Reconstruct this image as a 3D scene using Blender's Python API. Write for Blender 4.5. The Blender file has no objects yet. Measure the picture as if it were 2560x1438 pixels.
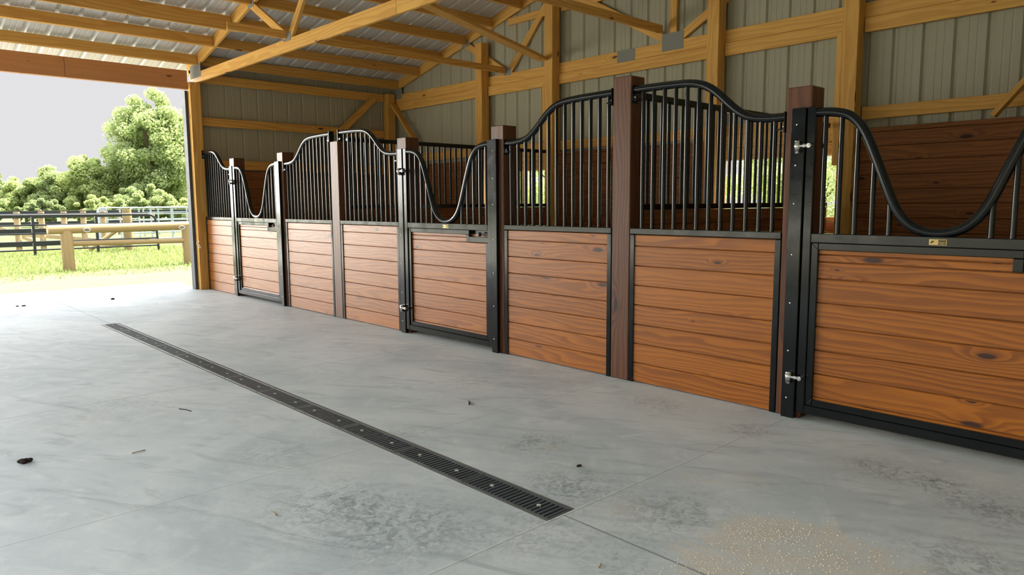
import bpy, math, random
import numpy as np
from mathutils import Vector, Matrix
random.seed(7); RNG = np.random.default_rng(11)
S = bpy.context.scene
COL = S.collection
PI = math.pi

# ------------------------------------------------------------------ node helpers
class NT:
    def __init__(s, name):
        s.m = bpy.data.materials.new(name); s.m.use_nodes = True
        s.t = s.m.node_tree; s.t.nodes.clear()
        s.out = s.n('ShaderNodeOutputMaterial')
    def n(s, typ, **kw):
        nd = s.t.nodes.new(typ)
        for k, v in kw.items(): setattr(nd, k, v)
        return nd
    def put(s, sock, v):
        if v is None: return
        if isinstance(v, bpy.types.NodeSocket): s.t.links.new(v, sock)
        elif hasattr(v, 'outputs'): s.t.links.new(v.outputs[0], sock)
        else:
            if sock.type == 'RGBA' and len(v) == 3: v = (*v, 1)
            sock.default_value = v
    def math(s, op, a, b=None, c=None, clamp=False):
        nd = s.n('ShaderNodeMath', operation=op, use_clamp=clamp)
        s.put(nd.inputs[0], a); s.put(nd.inputs[1], b); s.put(nd.inputs[2], c)
        return nd.outputs[0]
    def mix(s, f, a, b, blend='MIX'):
        nd = s.n('ShaderNodeMix', data_type='RGBA', blend_type=blend)
        s.put(nd.inputs[0], f); s.put(nd.inputs[6], a); s.put(nd.inputs[7], b)
        return nd.outputs[2]
    def step(s, v, lo, hi, a=0.0, b=1.0):
        nd = s.n('ShaderNodeMapRange', interpolation_type='SMOOTHSTEP')
        s.put(nd.inputs[0], v); s.put(nd.inputs[1], lo); s.put(nd.inputs[2], hi)
        s.put(nd.inputs[3], a); s.put(nd.inputs[4], b)
        return nd.outputs[0]
    def comb(s, x, y, z=0.0):
        nd = s.n('ShaderNodeCombineXYZ'); s.put(nd.inputs[0], x); s.put(nd.inputs[1], y); s.put(nd.inputs[2], z)
        return nd.outputs[0]
    def sep(s, v):
        nd = s.n('ShaderNodeSeparateXYZ'); s.put(nd.inputs[0], v); return nd.outputs
    def noise(s, vec, scale=1.0, detail=3.0, rough=0.5, dist=0.0):
        nd = s.n('ShaderNodeTexNoise'); s.put(nd.inputs['Vector'], vec)
        nd.inputs['Scale'].default_value = scale; nd.inputs['Detail'].default_value = detail
        nd.inputs['Roughness'].default_value = rough; nd.inputs['Distortion'].default_value = dist
        return nd.outputs[0]
    def voro(s, vec, scale=1.0, rnd=1.0, feature='F1'):
        nd = s.n('ShaderNodeTexVoronoi', feature=feature); s.put(nd.inputs['Vector'], vec)
        nd.inputs['Scale'].default_value = scale; nd.inputs['Randomness'].default_value = rnd
        return nd.outputs
    def pos(s): return s.n('ShaderNodeNewGeometry').outputs['Position']
    def uv(s): return s.n('ShaderNodeUVMap', uv_map='UVMap').outputs[0]
    def bump(s, h, strength=.3, dist=.01):
        nd = s.n('ShaderNodeBump'); s.put(nd.inputs['Height'], h)
        nd.inputs['Strength'].default_value = strength; nd.inputs['Distance'].default_value = dist
        return nd.outputs[0]
    def bsdf(s, col, rough=.5, metal=0.0, spec=.5, normal=None, coat=None, sheen=None):
        b = s.n('ShaderNodeBsdfPrincipled')
        s.put(b.inputs['Base Color'], col); s.put(b.inputs['Roughness'], rough)
        s.put(b.inputs['Metallic'], metal); s.put(b.inputs['Specular IOR Level'], spec)
        s.put(b.inputs['Normal'], normal)
        if coat is not None: b.inputs['Coat Weight'].default_value = coat; b.inputs['Coat Roughness'].default_value = .25
        if sheen is not None: b.inputs['Sheen Weight'].default_value = sheen; b.inputs['Sheen Roughness'].default_value = .35; b.inputs['Sheen Tint'].default_value = (1, .93, .82, 1)
        s.put(s.out.inputs[0], b.outputs[0]); return b

def hexc(h):
    c = [int(h[i:i+2], 16)/255 for i in (0, 2, 4)]
    return tuple(x/12.92 if x <= .04045 else ((x+.055)/1.055)**2.4 for x in c)

def wood(name, base, dark, knot, rough=.5, spec=.4, ring=7.0, contrast=.75, knots=.55, tone=.35, kscale=1.0, sheen=None):
    t = NT(name); u, v, _ = t.sep(t.uv())
    low = t.noise(t.comb(t.math('MULTIPLY', u, .013), t.math('MULTIPLY', v, .017)), 1, 1)         # one tone per board
    kv = t.n('ShaderNodeTexVoronoi', feature='F1', voronoi_dimensions='2D')
    t.put(kv.inputs['Vector'], t.comb(t.math('MULTIPLY', u, 1.7*kscale), t.math('MULTIPLY', v, 5.2*kscale)))
    kv.inputs['Scale'].default_value = 1; kv.inputs['Randomness'].default_value = 1
    kd = kv.outputs['Distance']; kr = t.sep(kv.outputs['Color'])
    has = t.step(kr[0], 1-knots, 1-knots+.02)
    size = t.math('MULTIPLY_ADD', t.math('MULTIPLY', kr[1], kr[1]), .085, .022)
    kd2 = t.math('DIVIDE', kd, size)
    kmask = t.math('MULTIPLY', t.step(kd2, 1.15, .55), has)
    halo = t.math('MULTIPLY', t.step(kd2, 3.6, .6), has)
    warp = t.noise(t.comb(t.math('MULTIPLY', u, .7), t.math('MULTIPLY', v, 4.5)), 1, 2.5, .5)
    ph = t.math('MULTIPLY_ADD', warp, ring*1.5, t.math('MULTIPLY', v, ring*4.6))
    ph = t.math('MULTIPLY_ADD', halo, 1.6, ph)
    r = t.math('FRACT', ph)
    rings = t.math('MULTIPLY', t.step(r, .05, .75), t.step(r, 1.0, .86))
    fine = t.noise(t.comb(t.math('MULTIPLY', u, 5), t.math('MULTIPLY', v, 210)), 1, 2)
    f = t.math('MULTIPLY', rings, contrast)
    f = t.math('MULTIPLY_ADD', t.math('SUBTRACT', fine, .5), .7, f)
    f = t.math('MULTIPLY_ADD', halo, .22, f)
    f = t.math('MULTIPLY_ADD', t.math('SUBTRACT', low, .5), tone*3, f, clamp=True)
    c = t.mix(f, base, dark)
    blot = t.noise(t.comb(t.math('MULTIPLY', u, 1.6), t.math('MULTIPLY', v, 3.5)), 1, 4, .6)
    c = t.mix(t.step(blot, .52, .8, 0, .35), c, dark)
    c = t.mix(kmask, c, knot)
    t.bsdf(c, t.math('MULTIPLY_ADD', fine, .2, rough-.1), 0, spec, sheen=sheen, normal=t.bump(t.math('SUBTRACT', fine, t.math('MULTIPLY', rings, .4)), .12, .004))
    return t.m

M = {}
M['stain'] = wood('stained_pine_boards', (.385, .120, .005), (.145, .036, .0025), (.040, .013, .005), .38, .5, ring=6.5, contrast=.55, knots=.5, tone=.32, sheen=.12)
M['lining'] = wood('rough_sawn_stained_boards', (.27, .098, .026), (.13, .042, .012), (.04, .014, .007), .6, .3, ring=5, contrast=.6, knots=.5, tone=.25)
M['post'] = wood('dark_stained_post_wood', (.135, .047, .016), (.055, .019, .008), (.02, .009, .006), .45, .36, ring=5, contrast=.65, knots=.65, tone=.3)
M['pine'] = wood('yellow_pine_framing', (.69, .39, .10), (.51, .24, .047), (.10, .032, .010), .6, .3, ring=4.0, contrast=.55, knots=.30, tone=.26, kscale=.8)
M['header'] = wood('orange_brown_header_wood', (.52, .25, .105), (.42, .185, .072), (.15, .05, .022), .55, .35, ring=3, contrast=.4, knots=.75, tone=.2, kscale=.95)
M['raw'] = wood('peeled_log_wood', (.30, .215, .105), (.21, .135, .06), (.10, .055, .022), .7, .25, ring=2, contrast=.3, knots=.3, tone=.2)

def painted(name, col, rough, spec=.5, var=.12, metal=0.0):
    t = NT(name); p = t.pos()
    n = t.noise(p, 9, 4, .6); n2 = t.noise(p, 160, 1)
    t.bsdf(t.mix(t.step(n, .3, .8, 0, .5), col, tuple(min(1, c*1.6+.002) for c in col)),
           t.math('MULTIPLY_ADD', t.math('SUBTRACT', n, .5), var*2, rough), metal, spec, t.bump(n2, .04, .002))
    return t.m
M['black'] = painted('black_powder_coat_steel', (.0042, .0056, .0062), .16, .36)
M['blackgate'] = painted('black_painted_pipe', (.010, .012, .015), .4, .5)
M['iron'] = painted('drain_grate_iron', (.055, .070, .082), .38, .5)
M['trimbolt'] = painted('dusty_bolt_head', (.42, .41, .38), .6, .3)
M['dark'] = painted('drain_shadow_liner', (.016, .018, .018), .8, .2)
M['edge'] = painted('drain_edge_concrete_dust', (.12, .12, .105), .8, .2)
M['chrome'] = painted('bright_zinc_hardware', (.72, .72, .70), .22, .5, .06, 1.0)
M['screw'] = painted('screw_head_zinc', (.8, .82, .82), .3, .5, .05, .7)
M['galv'] = painted('galvanized_pipe', (.30, .34, .38), .45, .5, .1, .25)
M['gold'] = painted('brass_plate', (.62, .44, .16), .45, .5, .05, .35)
M['ink'] = painted('plate_dark_print', (.015, .017, .017), .5, .3)
M['dirt'] = painted('dry_mud', (.035, .027, .022), .9, .1)
M['straw'] = painted('straw', (.36, .26, .13), .8, .1)
M['trimgrey'] = painted('grey_painted_metal_trim', (.06, .07, .082), .55, .15)
M['fencewood'] = painted('fence_post_wood', (.34, .25, .145), .8, .2, .1)
M['grit'] = painted('sandy_grit', (.52, .45, .33), .95, .1)

t = NT('nail_plate_steel'); p = t.pos(); x, y, z = t.sep(p)
st = t.math('SINE', t.math('MULTIPLY', z, 620)); st2 = t.math('SINE', t.math('MULTIPLY', y, 520))
d = t.math('MULTIPLY', st, st2)
t.bsdf(t.mix(t.step(d, .1, .6, 0, .55), (.25, .25, .235), (.12, .12, .11)), .85, 0, .05, t.bump(d, .15, .001)); M['plate'] = t.m

t = NT('beige_wall_metal'); p = t.pos(); n = t.noise(p, 1.1, 3)
t.bsdf(t.mix(t.step(n, .3, .8, 0, .5), (.375, .355, .262), (.335, .317, .232)), .42, 0, .35); M['wallmetal'] = t.m
t = NT('roof_metal_underside'); p = t.pos(); n = t.noise(p, 2.2, 3)
t.bsdf(t.mix(t.step(n, .3, .8), (.60, .59, .55), (.52, .515, .48)), .36, 0, .5); M['roof'] = t.m

# concrete slab
t = NT('troweled_concrete'); p = t.pos(); x, y, z = t.sep(p)
p2 = t.comb(x, y, 0.0)
def blob(cx, cy, r, k=.8, rx=1.0):
    dx = t.math('MULTIPLY', t.math('SUBTRACT', x, cx), 1/(r*rx)); dy = t.math('MULTIPLY', t.math('SUBTRACT', y, cy), 1/r)
    d2 = t.math('ADD', t.math('MULTIPLY', dx, dx), t.math('MULTIPLY', dy, dy))
    return t.math('MULTIPLY', t.math('POWER', 2.718, t.math('MULTIPLY', d2, -1.0)), k)
big = t.noise(p2, .8, 5, .6, 1.2); mid = t.noise(p2, 3.4, 6, .62, 2.2); fine = t.noise(p2, 24, 5, .65, 1.5); grain = t.noise(p2, 220, 2)
swirl = t.noise(t.comb(t.math('MULTIPLY', t.math('ADD', x, t.math('MULTIPLY', y, .55)), 6.5), t.math('MULTIPLY', t.math('SUBTRACT', y, t.math('MULTIPLY', x, .5)), 1.5)), 1, 5, .6, 1.6)
c = t.mix(t.step(big, .30, .72), (.455, .525, .555), (.64, .695, .712))
c = t.mix(t.step(mid, .48, .74, 0, .55), c, (.74, .775, .78))
c = t.mix(t.step(swirl, .50, .72, 0, .6), c, (.325, .378, .402))
c = t.mix(t.step(swirl, .44, .26, 0, .38), c, (.75, .785, .79))
st = None
for b in [(-1.32, 2.42, .16, .9), (-1.6, 1.95, .18, .95), (-1.72, 3.03, .14, .55), (-2.4, 2.5, .24, .75), (-2.33, 2.1, .26, .85), (-2.0, 1.75, .22, .5),
          (-.46, 1.14, .14, .9, .8), (-.49, .92, .12, 1.0), (-.59, .68, .17, .9), (-.33, 2.43, .2, .75, .6), (-.4, 1.80, .12, .7), (-1.5, 1.5, .2, .8), (-1.93, 1.4, .14, .6),
          (-1.15, .62, .2, .8), (-2.3, 3.2, .2, .5), (-.75, 3.6, .3, .35), (-2.6, 4.6, .4, .3)]:
    o = blob(*b); st = o if st is None else t.math('ADD', st, o)
rag = t.step(t.math('ADD', t.math('MULTIPLY', fine, .62), t.math('MULTIPLY', mid, .38)), .42, .64)
dk = t.math('MULTIPLY', t.math('MINIMUM', st, 1.0), rag)
c = t.mix(t.math('MULTIPLY', dk, .95), c, (.13, .165, .18))
tn = None
for b in [(-1.14, 1.63, .09, .8, .6), (-1.0, 1.47, .08, .7), (-1.6, 1.66, .10, .8), (-1.07, 1.88, .06, .5), (-1.31, 2.33, .05, .9), (-1.5, 1.2, .10, .6), (-2.75, 4.4, .3, .35), (-2.05, 2.9, .3, .3)]:
    o = blob(*b); tn = o if tn is None else t.math('ADD', tn, o)
c = t.mix(t.math('MULTIPLY', t.math('MULTIPLY', t.math('MINIMUM', tn, 1.0), t.step(fine, .40, .62)), .6), c, (.58, .50, .40))
# a spill of dry tan dirt in the near corner
ds = None
for b in [(-1.42, 1.20, .13, 1.2), (-1.37, 1.0, .15, 1.2), (-1.55, 1.10, .19, 1.2), (-1.72, 1.14, .16, 1.0), (-1.45, .78, .20, 1.2), (-1.85, 1.16, .14, .8), (-1.68, .85, .28, 1.2)]:
    o = blob(*b); ds = o if ds is None else t.math('ADD', ds, o)
dm = t.step(t.math('ADD', ds, t.math('ADD', t.math('MULTIPLY', t.math('SUBTRACT', mid, .5), 2.6), t.math('MULTIPLY', t.math('SUBTRACT', fine, .5), 1.2))), .40, 1.05)
dm = t.math('MULTIPLY', dm, t.step(mid, .34, .62, .3, .8))
gr2 = t.noise(p2, 130, 2, .6)
c = t.mix(dm, c, t.mix(t.step(gr2, .35, .62), (.54, .505, .43), (.70, .665, .59)))
# saw cuts
wob = t.math('MULTIPLY', t.math('SUBTRACT', t.noise(p2, 3, 3), .5), .012)
def joint(coord, at, w=.0042):
    return t.step(t.math('ABSOLUTE', t.math('SUBTRACT', t.math('ADD', coord, wob), at)), w*1.35, w*.5)
lt = t.math('MAXIMUM', joint(y, 1.775, .005), joint(y, 2.955))
for yy in (4.77, 6.20, 7.93, 9.86): lt = t.math('MAXIMUM', lt, t.math('MULTIPLY', joint(y, yy, .0075), .6))
c = t.mix(t.math('MULTIPLY', lt, t.step(t.noise(p2, 14, 3), .44, .56, .15, .8)), c, (.66, .68, .67))
dkj = t.math('MAXIMUM', joint(y, 1.768, .003), joint(y, 2.949, .003))
for yy in (4.765, 6.195, 7.92): dkj = t.math('MAXIMUM', dkj, joint(y, yy, .005))
ax = joint(x, -1.822, .0045)
ax = t.math('MULTIPLY', ax, t.math('MAXIMUM', t.step(y, 7.89, 7.9), t.step(y, 1.78, 1.77)))
dkj = t.math('MAXIMUM', t.math('MULTIPLY', dkj, .6), ax)
c = t.mix(t.math('MULTIPLY', dkj, .75), c, (.13, .15, .15))
c = t.mix(t.step(grain, .35, .75, 0, .18), c, (.30, .33, .34))
t.bsdf(c, t.math('MULTIPLY_ADD', mid, .22, .42), 0, .42, t.bump(t.math('ADD', t.math('MULTIPLY', fine, .5), t.math('MULTIPLY', grain, .25)), .12, .006)); M['concrete'] = t.m

t = NT('apron_concrete'); p = t.pos(); n = t.noise(p, 3, 5, .6)
t.bsdf(t.mix(n, (.20, .197, .187), (.24, .237, .227)), .8, 0, .2); M['apron'] = t.m

# ground: dry straw strip near the barn, grass farther off
t = NT('grass_and_dry_ground'); p = t.pos(); x, y, z = t.sep(p)
a = t.noise(p, 1.1, 6, .65); b = t.noise(p, 9, 5, .7); f = t.noise(p, 60, 3, .7)
near = t.step(t.math('ADD', y, t.math('MULTIPLY', t.math('SUBTRACT', a, .5), 4.5)), 13.9, 15.2, 1, .12)
bare = t.math('MULTIPLY', near, t.step(b, .25, .6, .5, 1))
g = t.mix(t.step(b, .3, .7), (.072, .105, .037), (.115, .145, .06))
g = t.mix(t.step(f, .4, .7, 0, .5), g, (.15, .165, .082))
tan = t.mix(t.step(f, .35, .7), (.105, .095, .062), (.18, .165, .122))
pale_bounce = t.math('MULTIPLY', t.step(t.math('ADD', x, t.math('MULTIPLY', a, .6)), -2.2, -2.6), t.math('MULTIPLY', t.step(y, 24, 22), t.step(y, 8.5, 10)))   # unseen pale ground added on the west to reflect light at the panels
t.bsdf(t.mix(pale_bounce, t.mix(bare, g, tan), t.mix(b, (.60, .60, .53), (.72, .71, .65))), .95, 0, .1, t.bump(f, .5, .03)); M['ground'] = t.m

def leafmat(name, c1, c2, c3):
    t = NT(name); p = t.pos()
    at = t.n('ShaderNodeAttribute', attribute_name='shade').outputs['Fac']
    n = t.noise(p, .35, 3)
    c = t.mix(at, c1, c2); c = t.mix(t.step(n, .45, .75, 0, .8), c, c3)
    d = t.n('ShaderNodeBsdfDiffuse'); t.put(d.inputs[0], c)
    tr = t.n('ShaderNodeBsdfTranslucent'); t.put(tr.inputs[0], t.mix(.5, c, (.50, .60, .18)))
    ms = t.n('ShaderNodeMixShader'); ms.inputs[0].default_value = .58
    t.put(ms.inputs[1], d.outputs[0]); t.put(ms.inputs[2], tr.outputs[0]); t.put(t.out.inputs[0], ms.outputs[0])
    return t.m
M['leafA'] = leafmat('tree_leaves_fresh', (.24, .31, .155), (.46, .52, .28), (.35, .42, .23))
M['leafB'] = leafmat('tree_leaves_bright', (.33, .41, .17), (.55, .60, .30), (.44, .51, .25))
M['leafC'] = leafmat('tree_leaves_dark', (.17, .22, .14), (.30, .35, .20), (.23, .28, .17))
M['grassblade'] = leafmat('grass_blades', (.10, .14, .045), (.18, .21, .09), (.135, .165, .066))
M['bark'] = painted('tree_bark', (.10, .075, .05), .9, .1)

# ------------------------------------------------------------------ mesh builder
BOXF = [(0, 3, 2, 1), (4, 5, 6, 7), (0, 1, 5, 4), (1, 2, 6, 5), (2, 3, 7, 6), (3, 0, 4, 7)]
class MB:
    def __init__(s): s.v = []; s.f = []; s.uv = []; s.sm = []
    def add(s, vs, fs, uvs=None, smooth=False):
        o = len(s.v); s.v += [tuple(q) for q in vs]
        for i, f in enumerate(fs):
            s.f.append(tuple(k+o for k in f)); s.sm.append(smooth)
            s.uv.append(uvs[i] if uvs else [(0, 0)]*len(f))
    def convex(s, vs, fs, axes=None, off=None):
        """convex solid; faces oriented outwards, uv along the longest axis"""
        vs = [Vector(q) for q in vs]; c = sum(vs, Vector())/len(vs)
        if axes is None: axes = (Vector((1, 0, 0)), Vector((0, 1, 0)), Vector((0, 0, 1)))
        ext = [max(q.dot(a) for q in vs)-min(q.dot(a) for q in vs) for a in axes]
        L = max(range(3), key=lambda i: ext[i]); W = sorted((i for i in range(3) if i != L), key=lambda i: ext[i])
        if off is None: off = (random.uniform(0, 90), random.uniform(0, 90))
        out = []; uvs = []
        for f in fs:
            n = (vs[f[1]]-vs[f[0]]).cross(vs[f[2]]-vs[f[1]])
            fc = sum((vs[i] for i in f), Vector())/len(f)
            if n.dot(fc-c) < 0: f = tuple(reversed(f)); n = -n
            if n.length > 1e-12: n = n.normalized()
            out.append(f)
            if abs(n.dot(axes[L])) > .75: a, b = axes[W[0]], axes[W[1]]; k = .35
            else:
                a = axes[L]; k = 1
                b = axes[W[1]] if abs(n.dot(axes[W[0]])) > abs(n.dot(axes[W[1]])) else axes[W[0]]
            uvs.append([(vs[i].dot(a)*k+off[0], vs[i].dot(b)+off[1]+(7.3 if b == axes[W[0]] else 0)) for i in f])
        s.add(vs, out, uvs)
    def box(s, x0, x1, y0, y1, z0, z1, ch=0.0, off=None):
        if x0 > x1: x0, x1 = x1, x0
        if y0 > y1: y0, y1 = y1, y0
        if z0 > z1: z0, z1 = z1, z0
        s.fbox(Vector(((x0+x1)/2, (y0+y1)/2, (z0+z1)/2)), (Vector((1, 0, 0)), Vector((0, 1, 0)), Vector((0, 0, 1))), ((x1-x0)/2, (y1-y0)/2, (z1-z0)/2), ch, off)
    def fbox(s, c, ax, h, ch=0.0, off=None):
        if ch <= 0:
            sg = [(-1, -1, -1), (1, -1, -1), (1, 1, -1), (-1, 1, -1), (-1, -1, 1), (1, -1, 1), (1, 1, 1), (-1, 1, 1)]
            s.convex([c+ax[0]*(a*h[0])+ax[1]*(b*h[1])+ax[2]*(d*h[2]) for a, b, d in sg], BOXF, ax, off); return
        ch = min(ch, min(h)*.45)
        vs = []; idx = {}
        for sx in (-1, 1):
            for sy in (-1, 1):
                for sz in (-1, 1):
                    for k in range(3):
                        hh = [h[i]-(0 if i == k else ch) for i in range(3)]
                        idx[(sx, sy, sz, k)] = len(vs)
                        vs.append(c+ax[0]*(sx*hh[0])+ax[1]*(sy*hh[1])+ax[2]*(sz*hh[2]))
        fs = []
        for k in range(3):
            i, j = [q for q in range(3) if q != k]
            for sk in (-1, 1):
                f = []
                for a, b in ((-1, -1), (1, -1), (1, 1), (-1, 1)):
                    sg = [0, 0, 0]; sg[k] = sk; sg[i] = a; sg[j] = b; f.append(idx[(*sg, k)])
                fs.append(tuple(f))
            for a in (-1, 1):
                for b in (-1, 1):
                    s0 = [0, 0, 0]; s0[i] = a; s0[j] = b; s0[k] = -1; s1 = list(s0); s1[k] = 1
                    fs.append((idx[(*s0, i)], idx[(*s1, i)], idx[(*s1, j)], idx[(*s0, j)]))
        for sx in (-1, 1):
            for sy in (-1, 1):
                for sz in (-1, 1): fs.append(tuple(idx[(sx, sy, sz, k)] for k in range(3)))
        s.convex(vs, fs, ax, off)
    def beam(s, p0, p1, w, h, up=(0, 0, 1), ch=.003):
        p0, p1 = Vector(p0), Vector(p1); d = (p1-p0); L = d.length; d.normalize()
        side = d.cross(Vector(up)).normalized(); u = side.cross(d).normalized()
        s.fbox((p0+p1)/2, (d, side, u), (L/2, w/2, h/2), ch)
    def tube(s, pts, r, n=12, cap=True, closed=False, radii=None):
        pts = [Vector(q) for q in pts]; m = len(pts); rings = []; prev = None
        for i, q in enumerate(pts):
            if closed: d = pts[(i+1) % m]-pts[i-1]
            else: d = pts[min(i+1, m-1)]-pts[max(i-1, 0)]
            d.normalize()
            if prev is None:
                ref = Vector((0, 0, 1)) if abs(d.z) < .9 else Vector((1, 0, 0))
                a = d.cross(ref).normalized()
            else: a = (prev-d*prev.dot(d)).normalized()
            prev = a; b = d.cross(a); rr = radii[i] if radii else r
            rings.append([q+a*(rr*math.cos(2*PI*k/n))+b*(rr*math.sin(2*PI*k/n)) for k in range(n)])
        vs = [q for R in rings for q in R]; fs = []; uvs = []
        off = (random.uniform(0, 90), random.uniform(0, 90)); acc = [0]
        for i in range(1, m): acc.append(acc[-1]+(pts[i]-pts[i-1]).length)
        acc.append(acc[-1]+.1)
        for i in range(m if closed else m-1):
            j = (i+1) % m
            for k in range(n):
                k2 = (k+1) % n
                fs.append((i*n+k, i*n+k2, j*n+k2, j*n+k))
                rr = radii[i] if radii else r
                uvs.append([(acc[i]+off[0], k*2*PI*rr/n+off[1]), (acc[i]+off[0], (k+1)*2*PI*rr/n+off[1]),
                            (acc[i+1]+off[0], (k+1)*2*PI*rr/n+off[1]), (acc[i+1]+off[0], k*2*PI*rr/n+off[1])])
        s.add(vs, fs, uvs, True)
        if cap and not closed:
            o = [tuple(q) for q in rings[0]]; e = [tuple(q) for q in rings[-1]]
            s.add(o, [tuple(reversed(range(n)))], [[(q[0]*.3+off[0], q[2]+off[1]) for q in reversed(o)]])
            s.add(e, [tuple(range(n))], [[(q[0]*.3+off[0], q[2]+off[1]) for q in e]])
    def ball(s, c, r, n=12, sc=(1, 1, 1)):
        vs = []; fs = []; m = n//2
        for i in range(m+1):
            th = PI*i/m
            for k in range(n):
                ph = 2*PI*k/n
                vs.append((c[0]+r*sc[0]*math.sin(th)*math.cos(ph), c[1]+r*sc[1]*math.sin(th)*math.sin(ph), c[2]+r*sc[2]*math.cos(th)))
        for i in range(m):
            for k in range(n):
                k2 = (k+1) % n; fs.append((i*n+k, (i+1)*n+k, (i+1)*n+k2, i*n+k2))
        s.add(vs, fs, None, True)
    def build(s, name, mat, parent=None, origin=None):
        o = Vector(parent['_o']) if parent is not None else Vector(origin or (0, 0, 0))
        me = bpy.data.meshes.new(name)
        me.from_pydata([(q[0]-o.x, q[1]-o.y, q[2]-o.z) for q in s.v], [], s.f)
        uvl = me.uv_layers.new(name='UVMap')
        uvl.data.foreach_set('uv', [c for f in s.uv for q in f for c in q])
        me.polygons.foreach_set('use_smooth', s.sm)
        me.materials.append(M[mat] if isinstance(mat, str) else mat); me.update()
        ob = bpy.data.objects.new(name, me); COL.objects.link(ob)
        if parent is not None:
            par = parent
            ob.parent = par; ob['_o'] = tuple(o)
        else:
            ob.location = o; ob['_o'] = tuple(o)
        return ob

def tag(o, label=None, cat=None, group=None, kind=None):
    if label: o['label'] = label
    if cat: o['category'] = cat
    if group: o['group'] = group
    if kind: o['kind'] = kind
    return o
def thing(name, loc, label, cat, group=None):
    o = bpy.data.objects.new(name, None); COL.objects.link(o); o.location = loc; o['_o'] = tuple(loc); o.empty_display_size = .1
    return tag(o, label, cat, group)
def struct(name, mb, mat, label=None):
    return tag(mb.build(name, mat), label, None, None, 'structure')
def solo(name, mb, mat, origin, label, cat, group=None):
    return tag(mb.build(name, mat, None, origin), label, cat, group)

# ------------------------------------------------------------------ dimensions (metres): x into the stalls, y along their fronts, z up
YE = 10.30; RIDGE = 4.785; XB = 3.19; XR0, XR1 = -5.3, 3.34; SL = .245  # XR0: unseen roof end, pushed out to shade the near floor
def zc(y):                      # lower edge of the rafters / purlins
    yy = y if y >= RIDGE else 2*RIDGE-y
    return 3.02+SL*(10.14-yy)
NRM = math.hypot(1, SL)

# ---- ground, apron, slab
mb = MB(); mb.add([(-150, -120, -.06), (150, -120, -.06), (150, 200, -.06), (-150, 200, -.06)], [(0, 1, 2, 3)])
struct('ground', mb, 'ground', 'grass and dry straw ground around the barn')
mb = MB(); mb.convex([(-5.6, 10.42, -.2), (-.02, 10.42, -.2), (.15, 11.85, -.2), (-5.6, 12.1, -.2), (-5.6, 10.42, -.03), (-.02, 10.42, -.03), (.15, 11.85, -.03), (-5.6, 12.1, -.03)], BOXF)
struct('floor_apron', mb, 'apron', 'sunlit concrete apron outside the open bay')
D0, D1, DX0, DX1 = 1.782, 7.90, -1.905, -1.750          # trench drain
mb = MB()
def quad(x0, x1, y0, y1, z=0.0): mb.add([(x0, y0, z), (x1, y0, z), (x1, y1, z), (x0, y1, z)], [(0, 1, 2, 3)])
X0, X1, Y0, Y1 = -5.6, 3.4, -.9, 10.42
quad(X0, DX0, Y0, Y1); quad(DX1, X1, Y0, Y1); quad(DX0, DX1, Y0, D0); quad(DX0, DX1, D1, Y1)
for (a, b) in (((X0, Y0), (X1, Y0)), ((X1, Y0), (X1, Y1)), ((X1, Y1), (X0, Y1)), ((X0, Y1), (X0, Y0))):
    mb.add([(*a, -.2), (*b, -.2), (*b, 0), (*a, 0)], [(0, 1, 2, 3)])
struct('floor', mb, 'concrete', 'troweled grey concrete slab with saw cuts')

# ---- roof sheets (ribs along the slope)
def rib_profile(a0, a1, pitch, start, rh, minor=True, mh=.0022, rw=.030):
    pts = []; k = math.floor((a0-start)/pitch)
    while start+k*pitch < a1+pitch:
        c = start+k*pitch
        for d, h in ((-rw, 0), (-rw*.4, rh), (rw*.4, rh), (rw, 0)): pts.append((c+d, h))
        if minor:
            for q in (pitch*.38, pitch*.62):
                for d, h in ((-.009, 0), (-.005, mh), (.005, mh), (.009, 0)): pts.append((c+q+d, h))
        k += 1
    return [(a, h) for a, h in pts if a0 <= a <= a1]
prof = rib_profile(XR0, XR1, .232, -2.195, .020)
mb = MB()
def roof_pt(x, y, h):
    base = zc(y)+.150
    sgn = 1 if y >= RIDGE else -1
    return (x, y+sgn*h*SL/NRM, base+h/NRM)
for (ya, yb) in ((10.84, RIDGE), (RIDGE, -1.25)):
    vs = []; n = len(prof)
    for yy in (ya, yb): vs += [roof_pt(a, yy+(1e-4 if yy >= RIDGE and ya > RIDGE else -1e-4), h) for a, h in prof]
    mb.add(vs, [(i+1, i, n+i, n+i+1) for i in range(n-1)], None)
zr = zc(RIDGE)+.150
mb.add([(x, RIDGE+d, zr+h) for x in (XR0, XR1) for d, h in ((-.22, -.020), (0, .034), (.22, -.020))], [(0, 1, 4, 3), (1, 2, 5, 4)])      # ridge cap
struct('ceiling', mb, 'roof', 'ribbed metal roof sheets seen from below')

# ---- back (gable) wall sheet with two openings, left eave wall sheet
def back_sheet(mb, y0, y1, z0, z1=None):
    pr = rib_profile(y0, y1, .242, 3.93, .020); pr = [(y0, 0)]+pr+[(y1, 0)]
    lo = [(XB+.045+h, a, z0) for a, h in pr]; hi = [(XB+.045+h, a, z1 if z1 else zc(a)+.148) for a, h in pr]
    n = len(pr); mb.add(lo+hi, [(i, i+1, n+i+1, n+i) for i in range(n-1)])
W1 = (6.62, 7.90); W2 = (2.88, 4.14)      # the two stall windows in the back wall
WZ0, WZ1 = 1.02, 1.60
mb = MB()
for a, b in ((-.86, W2[0]), (W2[1], W1[0]), (W1[1], 10.40)): back_sheet(mb, a, b, .0)
for a, b in (W1, W2): back_sheet(mb, a, b, .0, WZ0); back_sheet(mb, a, b, WZ1)
struct('wall_back', mb, 'wallmetal', 'beige ribbed metal gable wall behind the stalls')
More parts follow.
